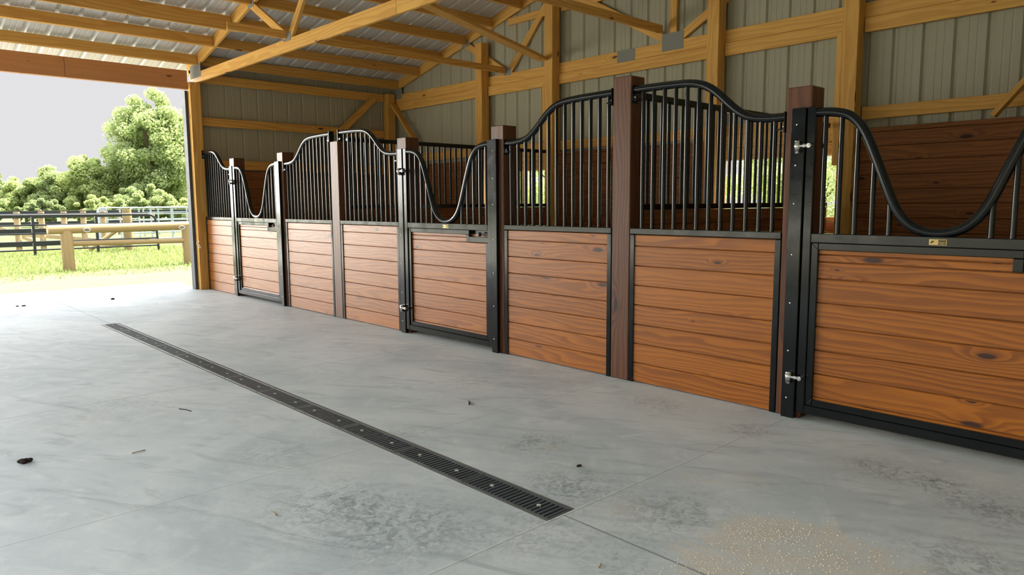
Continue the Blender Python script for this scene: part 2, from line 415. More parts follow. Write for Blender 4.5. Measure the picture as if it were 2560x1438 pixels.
def eave_sheet(y, outward, name, label, x0=.0):
    mb = MB(); pr = rib_profile(x0, XB+.04, .2335, .19, .008, True, .0010, .018); pr = [(x0, 0)]+pr+[(XB+.04, 0)]
    n = len(pr); lo = [(a, y+outward*h, 0) for a, h in pr]; hi = [(a, y+outward*h, 3.14) for a, h in pr]
    mb.add(lo+hi, [(i, i+1, n+i+1, n+i) for i in range(n-1)]); struct(name, mb, 'wallmetal', label)
eave_sheet(10.335, 1, 'wall_left', 'beige ribbed metal eave wall at the far end of the stalls')
eave_sheet(-.80, -1, 'wall_right', 'unseen ribbed metal eave wall, closed across the near end to dim the interior', XR0)  # near side closed out of view to block light from behind the camera
mb = MB(); pr = rib_profile(-.86, 10.40, .242, 3.93, .020); n = len(pr)
mb.add([(XR0+.02-h, a, 2.78) for a, h in pr]+[(XR0+.02-h, a, zc(a)+.148) for a, h in pr], [(i, i+1, n+i+1, n+i) for i in range(n-1)])
struct('wall_front_blocker', mb, 'wallmetal', 'unseen ribbed gable sheet added above the open front to darken the upper walls')  # gable out of view, added to keep light off the upper walls
mb = MB(); mb.box(-.150, -.112, 10.27, 10.40, 0, 2.70, .003)
struct('trim_1', mb, 'trimgrey', 'grey metal corner trim on the end post beside the opening')
for i, (a, b) in enumerate((W1, W2)):
    mb = MB()
    mb.box(XB+.0, XB+.04, a-.0, a+.035, WZ0, WZ1); mb.box(XB, XB+.04, b-.035, b, WZ0, WZ1)
    mb.box(XB-.01, XB+.05, a, b, WZ0-.04, WZ0)
    if i == 0: mb.box(XB+.01, XB+.05, 7.13, 7.20, WZ0, WZ1)
    struct('window_%d' % (i+1), mb, 'pine', 'unglazed opening in the back wall showing bright leaves')

# ------------------------------------------------------------------ framing timbers
def timber(name, p0, p1, w, h, label, cat, group=None, mat='pine', up=(0, 0, 1)):
    mb = MB(); mb.beam(p0, p1, w, h, up); return solo(name, mb, mat, p0, label, cat, group)
def postbox(name, x0, x1, y0, y1, z1, label, cat, group=None, mat='pine', ch=.004):
    mb = MB(); mb.box(x0, x1, y0, y1, 0, z1, ch); return solo(name, mb, mat, ((x0+x1)/2, (y0+y1)/2, 0), label, cat, group)

postbox('support_post', -.110, .030, 10.18, 10.32, 2.81, 'tall square pine post at the left end of the stalls beside the open bay', 'post')
G = 'tall pine posts along the back wall'
postbox('support_post', 3.02, 3.16, 10.17, 10.31, 2.95, 'pine corner post where the back wall meets the far eave wall', 'post', G)
postbox('support_post', 3.05, XB-.002, 7.86, 8.00, 3.40, 'pine back-wall post ending just under the sloping rafter', 'post', G)
postbox('support_post', 3.05, XB-.002, 6.49, 6.63, 3.84, 'pine back-wall post where the dividing grille of the farther stalls ends', 'post', G)
postbox('support_post', 3.05, XB-.002, 4.13, 4.27, 4.2, 'pine back-wall post just right of the big square nail plate', 'post', G)
postbox('support_post', 3.05, XB-.002, 2.73, 2.87, 3.9, 'pine back-wall post right of the topmost iron curve, nearest of the row', 'post', G)

# eave header over the open bay (two lengths butted) and plate over the eave wall
timber('header_beam', (-.112, 10.29, 2.84), (-1.545, 10.29, 2.84), .075, .245, 'orange-brown header plank over the open bay, length that meets the end post', 'beam', 'header planks over the open bay', 'header')
timber('header_beam', (-1.549, 10.29, 2.84), (-5.2, 10.29, 2.84), .075, .245, 'orange-brown header plank over the open bay, length running out of frame at left', 'beam', 'header planks over the open bay', 'header')
timber('wall_plate', (.032, 10.29, 2.885), (3.01, 10.29, 2.885), .038, .125, 'pine plank along the top of the far eave wall just below the roof', 'beam')
timber('girt', (.032, 10.29, 2.305), (3.01, 10.29, 2.305), .038, .115, 'pine girt across the middle of the far eave wall', 'girt')
timber('girt', (.032, 10.29, 1.722), (3.01, 10.29, 1.722), .038, .128, 'pine girt right above the dark boards of the far eave wall', 'girt')
timber('knee_brace', (2.82, 10.25, 2.87), (2.20, 10.25, 2.31), .038, .10, 'pine knee brace slanting left from the back corner post', 'brace')
timber('knee_brace', (3.10, 10.14, 2.78), (3.10, 9.50, 2.12), .038, .10, 'pine knee brace slanting right from the back corner post', 'brace', None, 'pine', (1, 0, 0))
timber('knee_brace', (3.09, 1.66, 1.84), (3.09, 1.18, 2.44), .038, .10, 'short pine brace rising out of frame above the nearest dark wall boards', 'brace', None, 'pine', (1, 0, 0))
GG = 'pine girts across the back wall'
timber('girt', (XB+.02, 10.16, 1.905), (XB+.02, 8.01, 1.905), .038, .125, 'pine back-wall girt at the far end, between corner post and first post', 'girt', GG)
timber('girt', (XB+.02, 7.85, 1.905), (XB+.02, 6.64, 1.905), .038, .125, 'pine back-wall girt above the window of the farthest stall', 'girt', GG)
timber('girt', (XB+.02, 6.48, 1.905), (XB+.02, 4.28, 1.905), .038, .115, 'pine back-wall girt behind the middle stall, above its dark boards', 'girt', GG)
timber('girt', (XB+.02, 4.12, 1.905), (XB+.02, 2.88, 1.905), .038, .115, 'pine back-wall girt above the window of the middle stall', 'girt', GG)
timber('girt', (XB+.02, 2.72, 1.965), (XB+.02, -.7, 1.965), .038, .112, 'pine back-wall girt in the nearest stall, above its tall dark boards', 'girt', GG)
GH = 'pine planks over the two back windows'
for i, (z, nm) in enumerate(((1.662, 'lower'), (1.788, 'upper'))):
    timber('window_header', (XB-.012, 7.85, z), (XB-.012, 6.64, z), .038, .120, '%s of two pine planks over the window of the farthest stall' % nm, 'plank', GH)
    timber('window_header', (XB-.012, 4.12, z), (XB-.012, 2.88, z), .038, .120, '%s of two pine planks over the window of the middle stall' % nm, 'plank', GH)
GL = 'lower pine planks doubled under the back truss chord'
for (a, b, lb) in ((10.16, 8.01, 'between the corner post and the short post'), (7.85, 6.66, 'left of the post with the slanting wind brace'),
                   (6.48, 4.28, 'with dark knots, below the square splice plate'), (4.12, 2.88, 'between the two nearest back posts'), (2.72, -.7, 'running out of frame at upper right')):
    timber('girt', (XB-.010, a, 2.739), (XB-.010, b, 2.739), .038, .126, 'pine plank under the back truss chord, '+lb, 'girt', GL)
timber('girt', (XB+.020, 7.46, 3.62), (XB+.020, 6.64, 3.62), .038, .09, 'short pine gable girt high up between rafter and second back post', 'girt')
timber('girt', (XB+.020, 6.48, 3.62), (XB+.020, 4.28, 3.62), .038, .09, 'pine gable girt at the top edge right of the second back post', 'girt')
timber('filler_strip', (3.10, 6.655, 1.97), (3.10, 6.655, 2.68), .09, .05, 'narrow upright pine strip nailed on the left side of the second back post', 'strip', None, 'pine', (0, 1, 0))
timber('filler_strip', (3.10, 2.895, 1.5), (3.10, 2.895, 2.68), .09, .05, 'narrow upright pine strip nailed on the left side of the nearest back post', 'strip', None, 'pine', (0, 1, 0))

# trusses
def truss(xf, label, splice=False):
    T = thing('roof_truss', (xf+.019, RIDGE, 2.81), label, 'truss', 'roof trusses'); xc = xf+.019; w = .038
    mb = MB(); mb.beam((xc, 10.43, 2.875), (xc, 5.43, 2.875), w, .130); mb.build('bottom_chord', 'pine', T)
    mb = MB(); mb.beam((xc, 5.428, 2.875), (xc, -.86, 2.875), w, .130); mb.build('bottom_chord', 'pine', T)
    h = .145
    for sgn in (1, -1):
        ye = RIDGE+sgn*5.72
        z0 = zc(ye)+h/2*1.03; z1 = zc(RIDGE)+h/2*1.03
        mb = MB(); mb.beam((xc, ye, z0), (xc, RIDGE+sgn*.005, z1), w, h/NRM*1.03, (0, sgn*SL, 1)); mb.build('top_chord', 'pine', T)
        mb = MB(); mb.beam((xc, RIDGE+sgn*5.60, 2.94), (xc, RIDGE+sgn*5.60, 3.0), w, .12, (0, 1, 0)); mb.build('heel_block', 'pine', T)
        for (a, b) in (((3.60, 3.47), (2.72, 2.955)), ((2.66, 2.955), (1.80, 3.88)), ((1.74, 3.88), (.10, 2.97))):
            mb = MB(); mb.beam((xc, RIDGE+sgn*a[0], a[1]), (xc, RIDGE+sgn*b[0], b[1]), w*.96, .088); mb.build('web', 'pine', T)
    mb = MB(); mb.beam((xc, RIDGE, 2.94), (xc, RIDGE, 4.33), w*.96, .088, (0, 1, 0)); mb.build('king_post', 'pine', T)
    pl = [(RIDGE-.14, RIDGE+.14, 2.84, 3.03)]
    for sgn in (1, -1):
        pl += [(RIDGE+sgn*5.22, RIDGE+sgn*5.60, 2.87, 3.045), (RIDGE+sgn*2.62, RIDGE+sgn*2.76, 2.915, 3.005),
               (RIDGE+sgn*3.50, RIDGE+sgn*3.66, 3.43, 3.53), (RIDGE+sgn*1.52, RIDGE+sgn*1.68, 3.86, 3.98)]
    if splice: pl.append((5.30, 5.56, 2.80, 2.945))
    for a, b, c, d in pl:
        mb = MB(); mb.box(xf-.003, xf-.0005, a, b, c, d); mb.build('nail_plate', 'plate', T)
    return T
truss(-.02, 'pale pine roof truss crossing overhead in line with the stall fronts')
truss(XB, 'golden pine roof truss against the beige back wall', True)

# purlins, one row per two feet of slope
names = ['lowest, right above the header', 'second from the eave', 'third from the eave', 'fourth from the eave', 'fifth from the eave', 'sixth from the eave', 'seventh from the eave', 'eighth from the eave']
for k in range(8):
    y = 10.12-.585*k; zt = zc(y)
    up = (0, SL, 1)
    timber('purlin', (XR0+.05, y, zt+.066), (-.024, y, zt+.066), .038, .132, 'pine roof purlin over the open aisle, '+names[k], 'purlin', 'purlins over the aisle', 'pine', up)
    timber('purlin', (.022, y, zt+.066), (XB-.003, y, zt+.066), .038, .132, 'pine roof purlin over the stalls, '+names[k], 'purlin', 'purlins over the stalls', 'pine', up)
# lateral and wind braces lying on the bottom chords
timber('lateral_brace', (XR0, 7.565, 2.99), (-.52, 7.565, 2.99), .038, .089, 'pine lateral brace above the aisle, running out of frame at upper left', 'brace', 'braces lying on the truss chords')
timber('lateral_brace', (-.66, 7.515, 2.982), (XB-.01, 7.515, 2.982), .038, .080, 'long pine lateral brace from the front truss to the back truss near the eave', 'brace', 'braces lying on the truss chords')
timber('lateral_brace', (XR0, 4.93, 3.085), (XB-.01, 4.93, 3.085), .038, .085, 'pine lateral brace ending at the big square nail plate of the back truss', 'brace', 'braces lying on the truss chords')
timber('wind_brace', (-.005, 5.385, 2.987), (3.04, 6.635, 2.987), .13, .038, 'pine wind brace slanting across under the roof to the second back post', 'brace', 'braces lying on the truss chords')

# ------------------------------------------------------------------ board stacks
def boards(mb, x0, thick, y0, y1, z0, z1, pitch=.127, first=None, front=-1, axis='y', cuts=()):
    """tongue and groove boards, bevelled at the joints; front=-1 shows towards -axis normal"""
    z = z0; first = first or pitch; carry = None
    while z < z1-.004:
        zt = min(carry if carry else z+(first if z == z0 else pitch), z1); carry = None; zfull = zt
        for (c0, c1, cz) in cuts:
            if z < cz-.01 < zt-.02: zt = cz; first = zfull-cz if z == z0 else first; carry = zfull
        b = .0035; a0, a1 = y0, y1
        for (c0, c1, cz) in cuts:
            if zt > cz+.001: a0 = max(a0, c1)
        off = (random.uniform(0, 90), random.uniform(0, 90))
        xs = (x0, x0+thick) if front < 0 else (x0+thick, x0)
        d = .006 if front < 0 else -.006
        sec = [(xs[0]+d, z+.0012), (xs[0], z+.0012+b), (xs[0], zt-.0012-b), (xs[0]+d, zt-.0012), (xs[1], zt-.0012), (xs[1], z+.0012)]
        if axis == 'y': vs = [(p, a0, q) for p, q in sec]+[(p, a1, q) for p, q in sec]
        else: vs = [(a0, p, q) for p, q in sec]+[(a1, p, q) for p, q in sec]
        fs = [tuple(range(6)), tuple(range(6, 12))]+[(i, (i+1) % 6, 6+(i+1) % 6, 6+i) for i in range(6)]
        mb.convex(vs, fs, None, off)
        z = zt
    xm = x0+thick*.45; xe = x0+thick*.9
    if axis == 'y': mb.box(xm, xe, min(y0, y1)+.001, max(y0, y1)-.001, z0+.001, z1-.001)
    else: mb.box(min(y0, y1)+.001, max(y0, y1)-.001, xm, xe, z0+.001, z1-.001)

# dark linings on the walls
GK = 'stained board linings on the walls'
for (a, b, z, lb) in ((8.01, 10.16, 1.785, 'stained plank lining low on the back wall of the farthest stall'), (4.28, 6.48, 1.815, 'stained plank lining low on the back wall of the middle stall'),
                      (-.7, 2.72, 1.825, 'tall stained plank lining at the back of the nearest stall')):
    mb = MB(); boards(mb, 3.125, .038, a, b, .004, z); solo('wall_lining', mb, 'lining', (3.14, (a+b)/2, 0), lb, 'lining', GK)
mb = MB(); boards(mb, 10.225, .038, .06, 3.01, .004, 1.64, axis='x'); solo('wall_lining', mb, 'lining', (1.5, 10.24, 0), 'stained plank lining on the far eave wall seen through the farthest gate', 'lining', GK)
for (a, b, lb) in ((6.64, 7.85, 'farthest'), (2.88, 4.12, 'middle')):
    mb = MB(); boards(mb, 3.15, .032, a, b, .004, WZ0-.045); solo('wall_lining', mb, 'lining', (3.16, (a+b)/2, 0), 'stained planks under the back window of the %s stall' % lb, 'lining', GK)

# ------------------------------------------------------------------ stall partitions
def partition(yp, ztop, label):
    P = thing('stall_partition', (1.6, yp, 0), label, 'partition', 'grilles dividing the stalls')
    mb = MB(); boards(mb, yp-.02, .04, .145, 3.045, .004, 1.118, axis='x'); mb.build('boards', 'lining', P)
    mb = MB(); mb.box(.142, 3.046, yp-.025, yp+.025, 1.120, 1.160, .003); mb.build('bottom_rail', 'black', P)
    mb = MB(); mb.box(.142, 3.046, yp-.022, yp+.022, ztop-.042, ztop, .004); mb.build('top_rail', 'black', P)
    x = .20
    while x < 3.02:
        mb = MB(); mb.tube([(x, yp, 1.158), (x, yp, ztop-.040)], .0125, 10, False); mb.build('bar', 'black', P); x += .0806
    return P
partition(6.615, 1.848, 'black barred partition between the farthest and middle stalls')
partition(2.96, 1.885, 'black barred partition between the middle and nearest stalls')

# ------------------------------------------------------------------ stall posts
GP = 'dark wooden posts of the stall fronts'
for (a, b, z, lb) in ((9.122, 9.262, 1.755, 'short dark stall post at the hinge side of the farthest gate'),
                      (7.768, 7.908, 1.755, 'short dark stall post at the latch side of the farthest gate'),
                      (6.545, 6.697, 1.80, 'grey-brown stall post left of centre, lower than the two iron rail ends beside it'),
                      (5.358, 5.498, 1.755, 'short dark stall post at the hinge side of the middle gate'),
                      (4.086, 4.226, 1.757, 'short dark stall post at the latch side of the middle gate'),
                      (2.885, 3.032, 1.968, 'tallest thick dark stall post, between the two highest iron curves'),
                      (1.718, 1.857, 1.768, 'reddish short stall post at the hinge side of the nearest gate')):
    postbox('stall_post', 0.0, .14, a, b, z, lb, 'post', GP, 'post', .005)

# ------------------------------------------------------------------ fixed front panels
SC = [(0, 1.621), (.07, 1.621), (.125, 1.623), (.18, 1.629), (.24, 1.645), (.29, 1.675), (.34, 1.716), (.39, 1.762), (.44, 1.806), (.50, 1.842), (.556, 1.861), (.62, 1.871), (.74, 1.876), (.9, 1.879), (1.2, 1.880)]
def crv(tab, s):
    for (a, za), (b, zb) in zip(tab, tab[1:]):
        if a <= s <= b: return za+(zb-za)*(s-a)/(b-a)
    return tab[-1][1] if s > tab[-1][0] else tab[0][1]
def smooth_path(tab, s0, s1, n=46):
    vals = []
    for i in range(n+1):
        s = s0+(s1-s0)*i/n
        vals.append((s, sum(crv(tab, s+d)*w for d, w in ((-.03, .25), (0, .5), (.03, .25)))))
    return vals
def panel(ylo, yhi, ss, label, endgap=.0):
    """ylo: y at the low end of the curve (by the gate), yhi: y at the high end (by the tall post)"""
    L = abs(yhi-ylo); sg = 1 if yhi > ylo else -1; Y = lambda s: ylo+sg*s
    P = thing('stall_front_section', (.025, (ylo+yhi)/2, 0), label, 'stall panel', 'fixed panels of the stall fronts')
    a, b = min(ylo, yhi), max(ylo, yhi)
    mb = MB(); boards(mb, .007, .036, a+.034, b-.034, .004, .966, first=.127); mb.build('boards', 'stain', P)
    for q in (a, b-.036):
        mb = MB(); mb.box(0, .05, q, q+.036, .0, .966, .003); mb.build('side_channel', 'black', P)
    mb = MB(); mb.box(-.002, .052, a, b, .968, 1.007, .0035); mb.build('top_rail', 'black', P)
    path = smooth_path(SC, .0, L+endgap)
    mb = MB(); mb.tube([(.025, Y(s), z) for s, z in path], .0240, 14); mb.build('arched_rail', 'black', P)
    for s in ss:
        z = crv(SC, s)-.012
        mb = MB(); mb.tube([(.025, Y(s), 1.005), (.025, Y(s), z)], .0125, 10, False); mb.build('bar', 'black', P)
    for s, z in ((.004, crv(SC, 0)), (L+endgap-.006, 1.880)):
        mb = MB(); mb.box(-.005, .055, Y(s)-.004, Y(s)+.004, z-.085, z+.026, .002)
        mb.box(.0, .05, Y(s)-sg*(0 if s < .1 else .045), Y(s)+sg*(.045 if s < .1 else 0), z-.07, z-.062)
        br = mb.build('end_bracket', 'black', P)
        m2 = MB()
        for dz in (.05, .066): m2.ball((.012, Y(s)+sg*(.012 if s < .1 else -.012), z-dz), .006, 8)
        m2.build('bolt', 'screw', br)
    return P
s13 = [.058+.0785*k for k in range(13)]
s12 = [.068+.0800*k for k in range(12)]
panel(9.266, 10.176, [.05+.0745*k for k in range(12)], 'farthest stall panel with the washed-out pale boards next to the end post')
panel(7.760, 6.703, s13, 'stall panel just right of the farthest gate, rail curving up to the right')
panel(5.500, 6.538, s12, 'stall panel just left of the middle gate, rail curving down to the right', )
panel(4.084, 3.036, s13, 'stall panel just right of the middle gate, rail rising to the tallest post')
panel(1.860, 2.882, s12, 'stall panel between the tallest post and the nearest gate, warm orange boards')

# ------------------------------------------------------------------ jambs
GJ = 'black steel jambs screwed to the stall posts'
def jamb(y0, y1, label):
    J = thing('gate_jamb', (-.015, (y0+y1)/2, 0), label, 'jamb', GJ)
    mb = MB(); mb.box(-.030, -.0005, y0, y1, 0, 1.655, .003); mb.build('channel', 'black', J)
    for z in (.11, .37, .63, .89, 1.16, 1.36, 1.57):
        mb = MB(); mb.ball((-.031, (y0+y1)/2+.006, z), .0050, 8, (.5, 1, 1)); mb.build('screw', 'screw', J)
jamb(9.134, 9.205, 'black steel jamb with screws at the hinge side of the farthest gate')
jamb(7.815, 7.880, 'black steel jamb with screws at the latch side of the farthest gate')
jamb(5.386, 5.458, 'black steel jamb with screws at the hinge side of the middle gate')
jamb(4.137, 4.202, 'black steel jamb with screws at the latch side of the middle gate')
jamb(1.738, 1.812, 'black steel jamb with screws at the hinge side of the nearest gate')

# ------------------------------------------------------------------ gates
HALF = [(0, 1.019), (.04, 1.022), (.085, 1.037), (.122, 1.062), (.152, 1.096), (.178, 1.138), (.205, 1.203), (.231, 1.278), (.262, 1.362), (.293, 1.444), (.318, 1.505), (.345, 1.550), (.39, 1.597), (.434, 1.614), (.479, 1.623), (.545, 1.627), (.70, 1.627)]
def gate(yl, yr, label, far=False):
    P = thing('stall_gate', (.01, (yl+yr)/2, .035), label, 'gate', 'black framed stall gates'); yc = (yl+yr)/2; k = (yl-yr)/1.174
    xa, xb = -.022, .028; e = .045
    mb = MB(); boards(mb, .002, .030, yr+e+.040, yl-e-.036, .098, .925, first=.036, cuts=((0, yr+.285, .858),)); mb.build('boards', 'stain', P)
    for (a, b) in ((yl-e, yl), (yr, yr+e)):
        mb = MB(); mb.box(xa, -.0012, a, b, .038, 1.655, .0035); mb.build('stile', 'black', P)
    mb = MB(); mb.box(xa, xb, yr+e, yl-e, .957, 1.006, .0035); mb.build('top_rail', 'black', P)
    mb = MB(); mb.box(xa, xb, yr+e, yl-e, .038, .083, .0035); mb.build('bottom_rail', 'black', P)
    # welded inner channel, stepped round the latch pocket
    x2, x3 = -.012, .030; c = .037
    ya, yb = yl-e, yr+e; n0, n1 = yr+.285, .905
    mb = MB()
    mb.box(x2, x3, ya-c, ya, .083, .957, .003); mb.box(x2, x3, yb, yb+c, .083, n1-.045, .003)
    mb.box(x2, x3, yb+c, ya-c, .083, .083+c, .003); mb.box(x2, x3, n0, ya-c, .957-c, .957, .003)
    mb.box(x2, x3, n0-.001, n0+.040, n1-.045, .957-c, .003); mb.box(x2, x3, yb, n0, n1-.045, n1, .003)
    for (p, q) in (((ya-c, .083+c), (ya, .083)), ((ya-c, .957-c), (ya, .957)), ((yb+c, .083+c), (yb, .083))):      # weld beads on the mitres
        mb.tube([(x2-.0005, p[0], p[1]), (x2-.0005, q[0], q[1])], .0014, 6)
    mb.build('inner_channel', 'black', P)
    # latch pocket: plate at the back, ball lever
    L = MB(); L.box(.026, .034, yb, n0, n1, .957); lp = L.build('latch_pocket', 'black', P)
    L = MB(); L.tube([(-.004, yb+.002, .931), (-.004, yb+.095, .926)], .0065, 8); L.ball((-.006, yb+.112, .925), .017, 14); L.build('latch_lever', 'blackgate', lp)
    # dipping yoke rail
    pts = []; half = (yl-yr)/2-e
    m = 60
    for i in range(-m, m+1):
        d = half*i/m; q = abs(d)/k
        z = sum(crv(HALF, abs(q+dd))*w for dd, w in ((-.02, .25), (0, .5), (.02, .25)))
        pts.append((.003, yc-d, z))
    mb = MB(); mb.tube(pts, .0235, 14); mb.build('yoke_rail', 'black', P)
    for sg in (1, -1):
        for i in range(5):
            d = (.505-.0765*i)*k
            mb = MB(); mb.tube([(.003, yc+sg*d, 1.004), (.003, yc+sg*d, crv(HALF, (d)/k)-.010)], .0125, 10, False); mb.build('bar', 'black', P)
    # name plate
    w = .037; mb = MB(); mb.box(xa-.0015, xa, yc-.012-w, yc-.012+w, .967, .994, .0006); npl = mb.build('name_plate', 'gold', P); npl['label'] = 'small brass and black maker plate'
    mb = MB(); mb.box(xa-.0020, xa-.0014, yc-.012-w+.003, yc-.014, .9695, .9915); mb.build('text_panel', 'ink', npl)
    mb = MB()
    for z0, a, b in ((.9865, .006, .031), (.9785, .003, .034), (.973, .009, .028)):
        h = .0022 if abs(z0-.9785) < 1e-4 else .0009
        yy = yc-.012-w+a+.001
        while yy < yc-.012-w+b:
            mb.box(xa-.0023, xa-.0019, yy, yy+.0016, z0-h, z0+h); yy += .0024
    mb.build('lettering', 'gold', npl)
    mb = MB(); ye = yc+.010; ze = .980                                    # small curled emblem
    mb.tube([(xa-.0018, ye-.006, ze+.004), (xa-.0018, ye, ze+.0045), (xa-.0018, ye+.004, ze+.001), (xa-.0018, ye+.003, ze-.004)], .002, 6, True, False, [.0012, .0028, .0034, .0022])
    mb.tube([(xa-.0018, ye+.008, ze+.001), (xa-.0018, ye+.011, ze-.004)], .0007, 6); mb.build('emblem', 'ink', npl)
    # eye-bolt hinges
    for z in (1.458, .232):
        mb = MB(); y0 = yl+.034
        mb.tube([(-.046, y0, z-.036), (-.046, y0, z-.030), (-.046, y0, z-.030), (-.046, y0, z-.018), (-.046, y0, z-.018), (-.046, y0, z+.018), (-.046, y0, z+.018), (-.046, y0, z+.026)], .016, 14, True, False, [.011, .011, .016, .016, .0175, .0175, .016, .016])
        mb.tube([(-.046, y0, z), (-.046, y0-.050, z)], .0075, 10)
        mb.tube([(-.046, y0-.030, z), (-.046, y0-.046, z)], .012, 6)
        mb.box(-.046, -.028, y0-.016, y0+.016, z+.010, z+.018); mb.box(-.046, -.028, y0-.016, y0+.016, z-.018, z-.010)
        mb.tube([(-.056, y0-.062, z), (-.020, y0-.062, z)], .012, 10); mb.tube([(-.064, y0-.062, z), (-.050, y0-.062, z)], .007, 6)
        mb.build('hinge', 'chrome', P)['label'] = 'bright zinc eye-bolt hinge'
    return P
gate(9.120, 7.892, 'farthest stall gate, its pale boards catching the daylight')
gate(5.380, 4.206, 'middle stall gate with dipping black yoke rail, between stalls left of centre')
gate(1.732, .47, 'nearest stall gate at the right edge, big orange boards in a black frame')

# ------------------------------------------------------------------ snap hook on the end post
K = thing('snap_hook', (-.112, 10.17, .60), 'small snap hook hanging on the end post beside the farthest panel', 'hook')
mb = MB(); mb.tube([(-.112, 10.19, .668), (-.112, 10.15, .668)], .004, 8); mb.build('nail', 'chrome', K)
mb = MB(); pts = [(-.118+.012*math.sin(a)-.02*(math.cos(a)), 10.158, .618+.044*math.cos(a)) for a in [2*PI*i/16 for i in range(16)]]
mb.tube(pts, .0042, 8, False, True); mb.build('hook_body', 'chrome', K)

# ------------------------------------------------------------------ trench drain
T = thing('drain_channel', ((DX0+DX1)/2, (D0+D1)/2, -.09), 'long dark trench under the row of floor grates', 'drain')
mb = MB(); w0, w1 = DX0+.001, DX1-.001
mb.add([(w0, D0, -.09), (w1, D0, -.09), (w1, D1, -.09), (w0, D1, -.09)], [(0, 1, 2, 3)])
mb.add([(w0, D0, 0), (w0, D1, 0), (w0, D1, -.09), (w0, D0, -.09), (w1, D0, 0), (w1, D1, 0), (w1, D1, -.09), (w1, D0, -.09)], [(0, 3, 2, 1), (4, 5, 6, 7), (0, 4, 7, 3), (1, 2, 6, 5)])
mb.build('trench_liner', 'dark', T)
for (a, b) in ((DX0, DX0+.011), (DX1-.011, DX1)):
    mb = MB(); mb.box(a, b, D0, D1, -.02, .001); mb.build('edge_rail', 'edge', T)
N = 12; LN = (D1-D0)/N
def grate_proto():
    o = (0, 0, 0); a, b = -LN/2+.0015, LN/2-.0015; hw = (DX1-DX0)/2-.0125
    P = thing('drain_grate', o, 'x', 'drain grate', 'iron grates of the floor drain')
    mb = MB()
    for s in (-1, 1): mb.box(s*hw, s*(hw-.010), a, b, -.018, .0015, .001)
    mb.box(-hw, hw, a, a+.010, -.018, .0012); mb.box(-hw, hw, b-.010, b, -.018, .0012)
    mb.box(-.004, .004, a, b, -.018, -.006)
    n = 21; st = (b-a-.02)/n
    for i in range(n):
        y = a+.010+st*(i+.5); mb.box(-hw+.011, hw-.011, y-st*.27, y+st*.27, -.016, .0015, .0015)
    mb.build('slats', 'iron', P)
    for y in (-LN*.27, LN*.27):
        mb = MB(); mb.tube([(0, y, -.004), (0, y, .0035)], .009, 10); mb.build('bolt', 'trimbolt', P)
    return P
proto = grate_proto()
ordn = ['nearest', 'second nearest', 'third nearest', 'fourth nearest', 'fifth nearest', 'sixth nearest', 'sixth farthest', 'fifth farthest', 'fourth farthest', 'third farthest', 'second farthest', 'farthest']
for i in range(N):
    if i == 0: g = proto
    else:
        g = proto.copy(); COL.objects.link(g)
        for c in proto.children:
            d = c.copy(); COL.objects.link(d); d.parent = g
    g.location = ((DX0+DX1)/2, D0+LN*(i+.5), 0); g['label'] = 'black slotted iron grate, %s of the row set in the concrete floor' % ordn[i]

# ------------------------------------------------------------------ bits on the floor
mb = MB(); rr = random.Random(3)
for _ in range(9): mb.ball((-3.19+rr.uniform(-.022, .022), 3.87+rr.uniform(-.014, .014), .009), rr.uniform(.009, .014), 8, (1.2, .9, .8))
solo('mud_clod', mb, 'dirt', (-3.19, 3.87, 0), 'dark lump of dried mud on the floor at far left', 'mud clod')
def twig(x, y, L, a, lb, mat='straw', r=.0022):
    mb = MB(); dx, dy = L/2*math.cos(a), L/2*math.sin(a)
    mb.tube([(x-dx, y-dy, r), (x+.1*dy, y-.1*dx, r*1.6), (x+dx, y+dy, r)], r, 6); solo('straw_piece', mb, mat, (x, y, 0), lb, 'straw', 'loose straws on the floor')
twig(-2.36, 4.23, .105, 1.9, 'dark thin straw left of the drain, about halfway along it', 'dirt')
twig(-2.77, 3.66, .06, .1, 'pale straw on the floor left of centre, right of the mud clod')
twig(-2.61, 2.55, .052, 1.5, 'short brown straw on the bare floor left of the near drain end')
twig(-2.02, 1.43, .03, .5, 'tiny pale straw on the floor below the near drain end')
twig(-1.10, 3.20, .07, .9, 'curved brown leaf stalk on the floor right of the drain', 'dirt', .004)
mb = MB(); mb.ball((-1.4, 2.07, .004), .013, 8, (1.3, .7, .3)); solo('dry_leaf', mb, 'dirt', (-1.4, 2.07, 0), 'small dark dry leaf on the stained floor right of the drain', 'leaf', 'dry bits on the floor')
mb = MB(); mb.ball((-1.28, 9.94, .008), .02, 8, (1.2, .9, .6)); solo('dry_leaf', mb, 'dirt', (-1.28, 9.94, 0), 'small dark dry bit on the slab edge near the open bay', 'leaf', 'dry bits on the floor')
mb = MB(); mb.ball((-2.2, 10.04, .006), .016, 8, (1.5, .9, .5)); mb.ball((-2.26, 10.06, .006), .012, 8, (1.5, .9, .5)); solo('dry_leaf', mb, 'dirt', (-2.23, 10.05, 0), 'pair of dark specks on the slab edge at far left', 'leaf', 'dry bits on the floor')
mb = MB()
for _ in range(900):
    cx, cy, sx, sy = rr.choice([(-1.42, 1.18, .09, .08), (-1.37, 1.0, .1, .1), (-1.6, 1.08, .16, .12), (-1.5, .8, .16, .14), (-1.8, 1.12, .12, .08)])
    x, y, r = rr.gauss(cx, sx), rr.gauss(cy, sy), rr.uniform(.0008, .0030)
    mb.add([(x-r, y-r, 0), (x+r, y-r*.6, 0), (x+r*.2, y+r, 0), (x, y, r*1.1)], [(0, 1, 3), (1, 2, 3), (2, 0, 3)])
o = mb.build('sandy_grit', 'grit', None, (-1.5, 1.0, 0)); tag(o, 'scatter of sandy grit over the tan dirt patch on the near floor', 'grit', None, 'stuff')

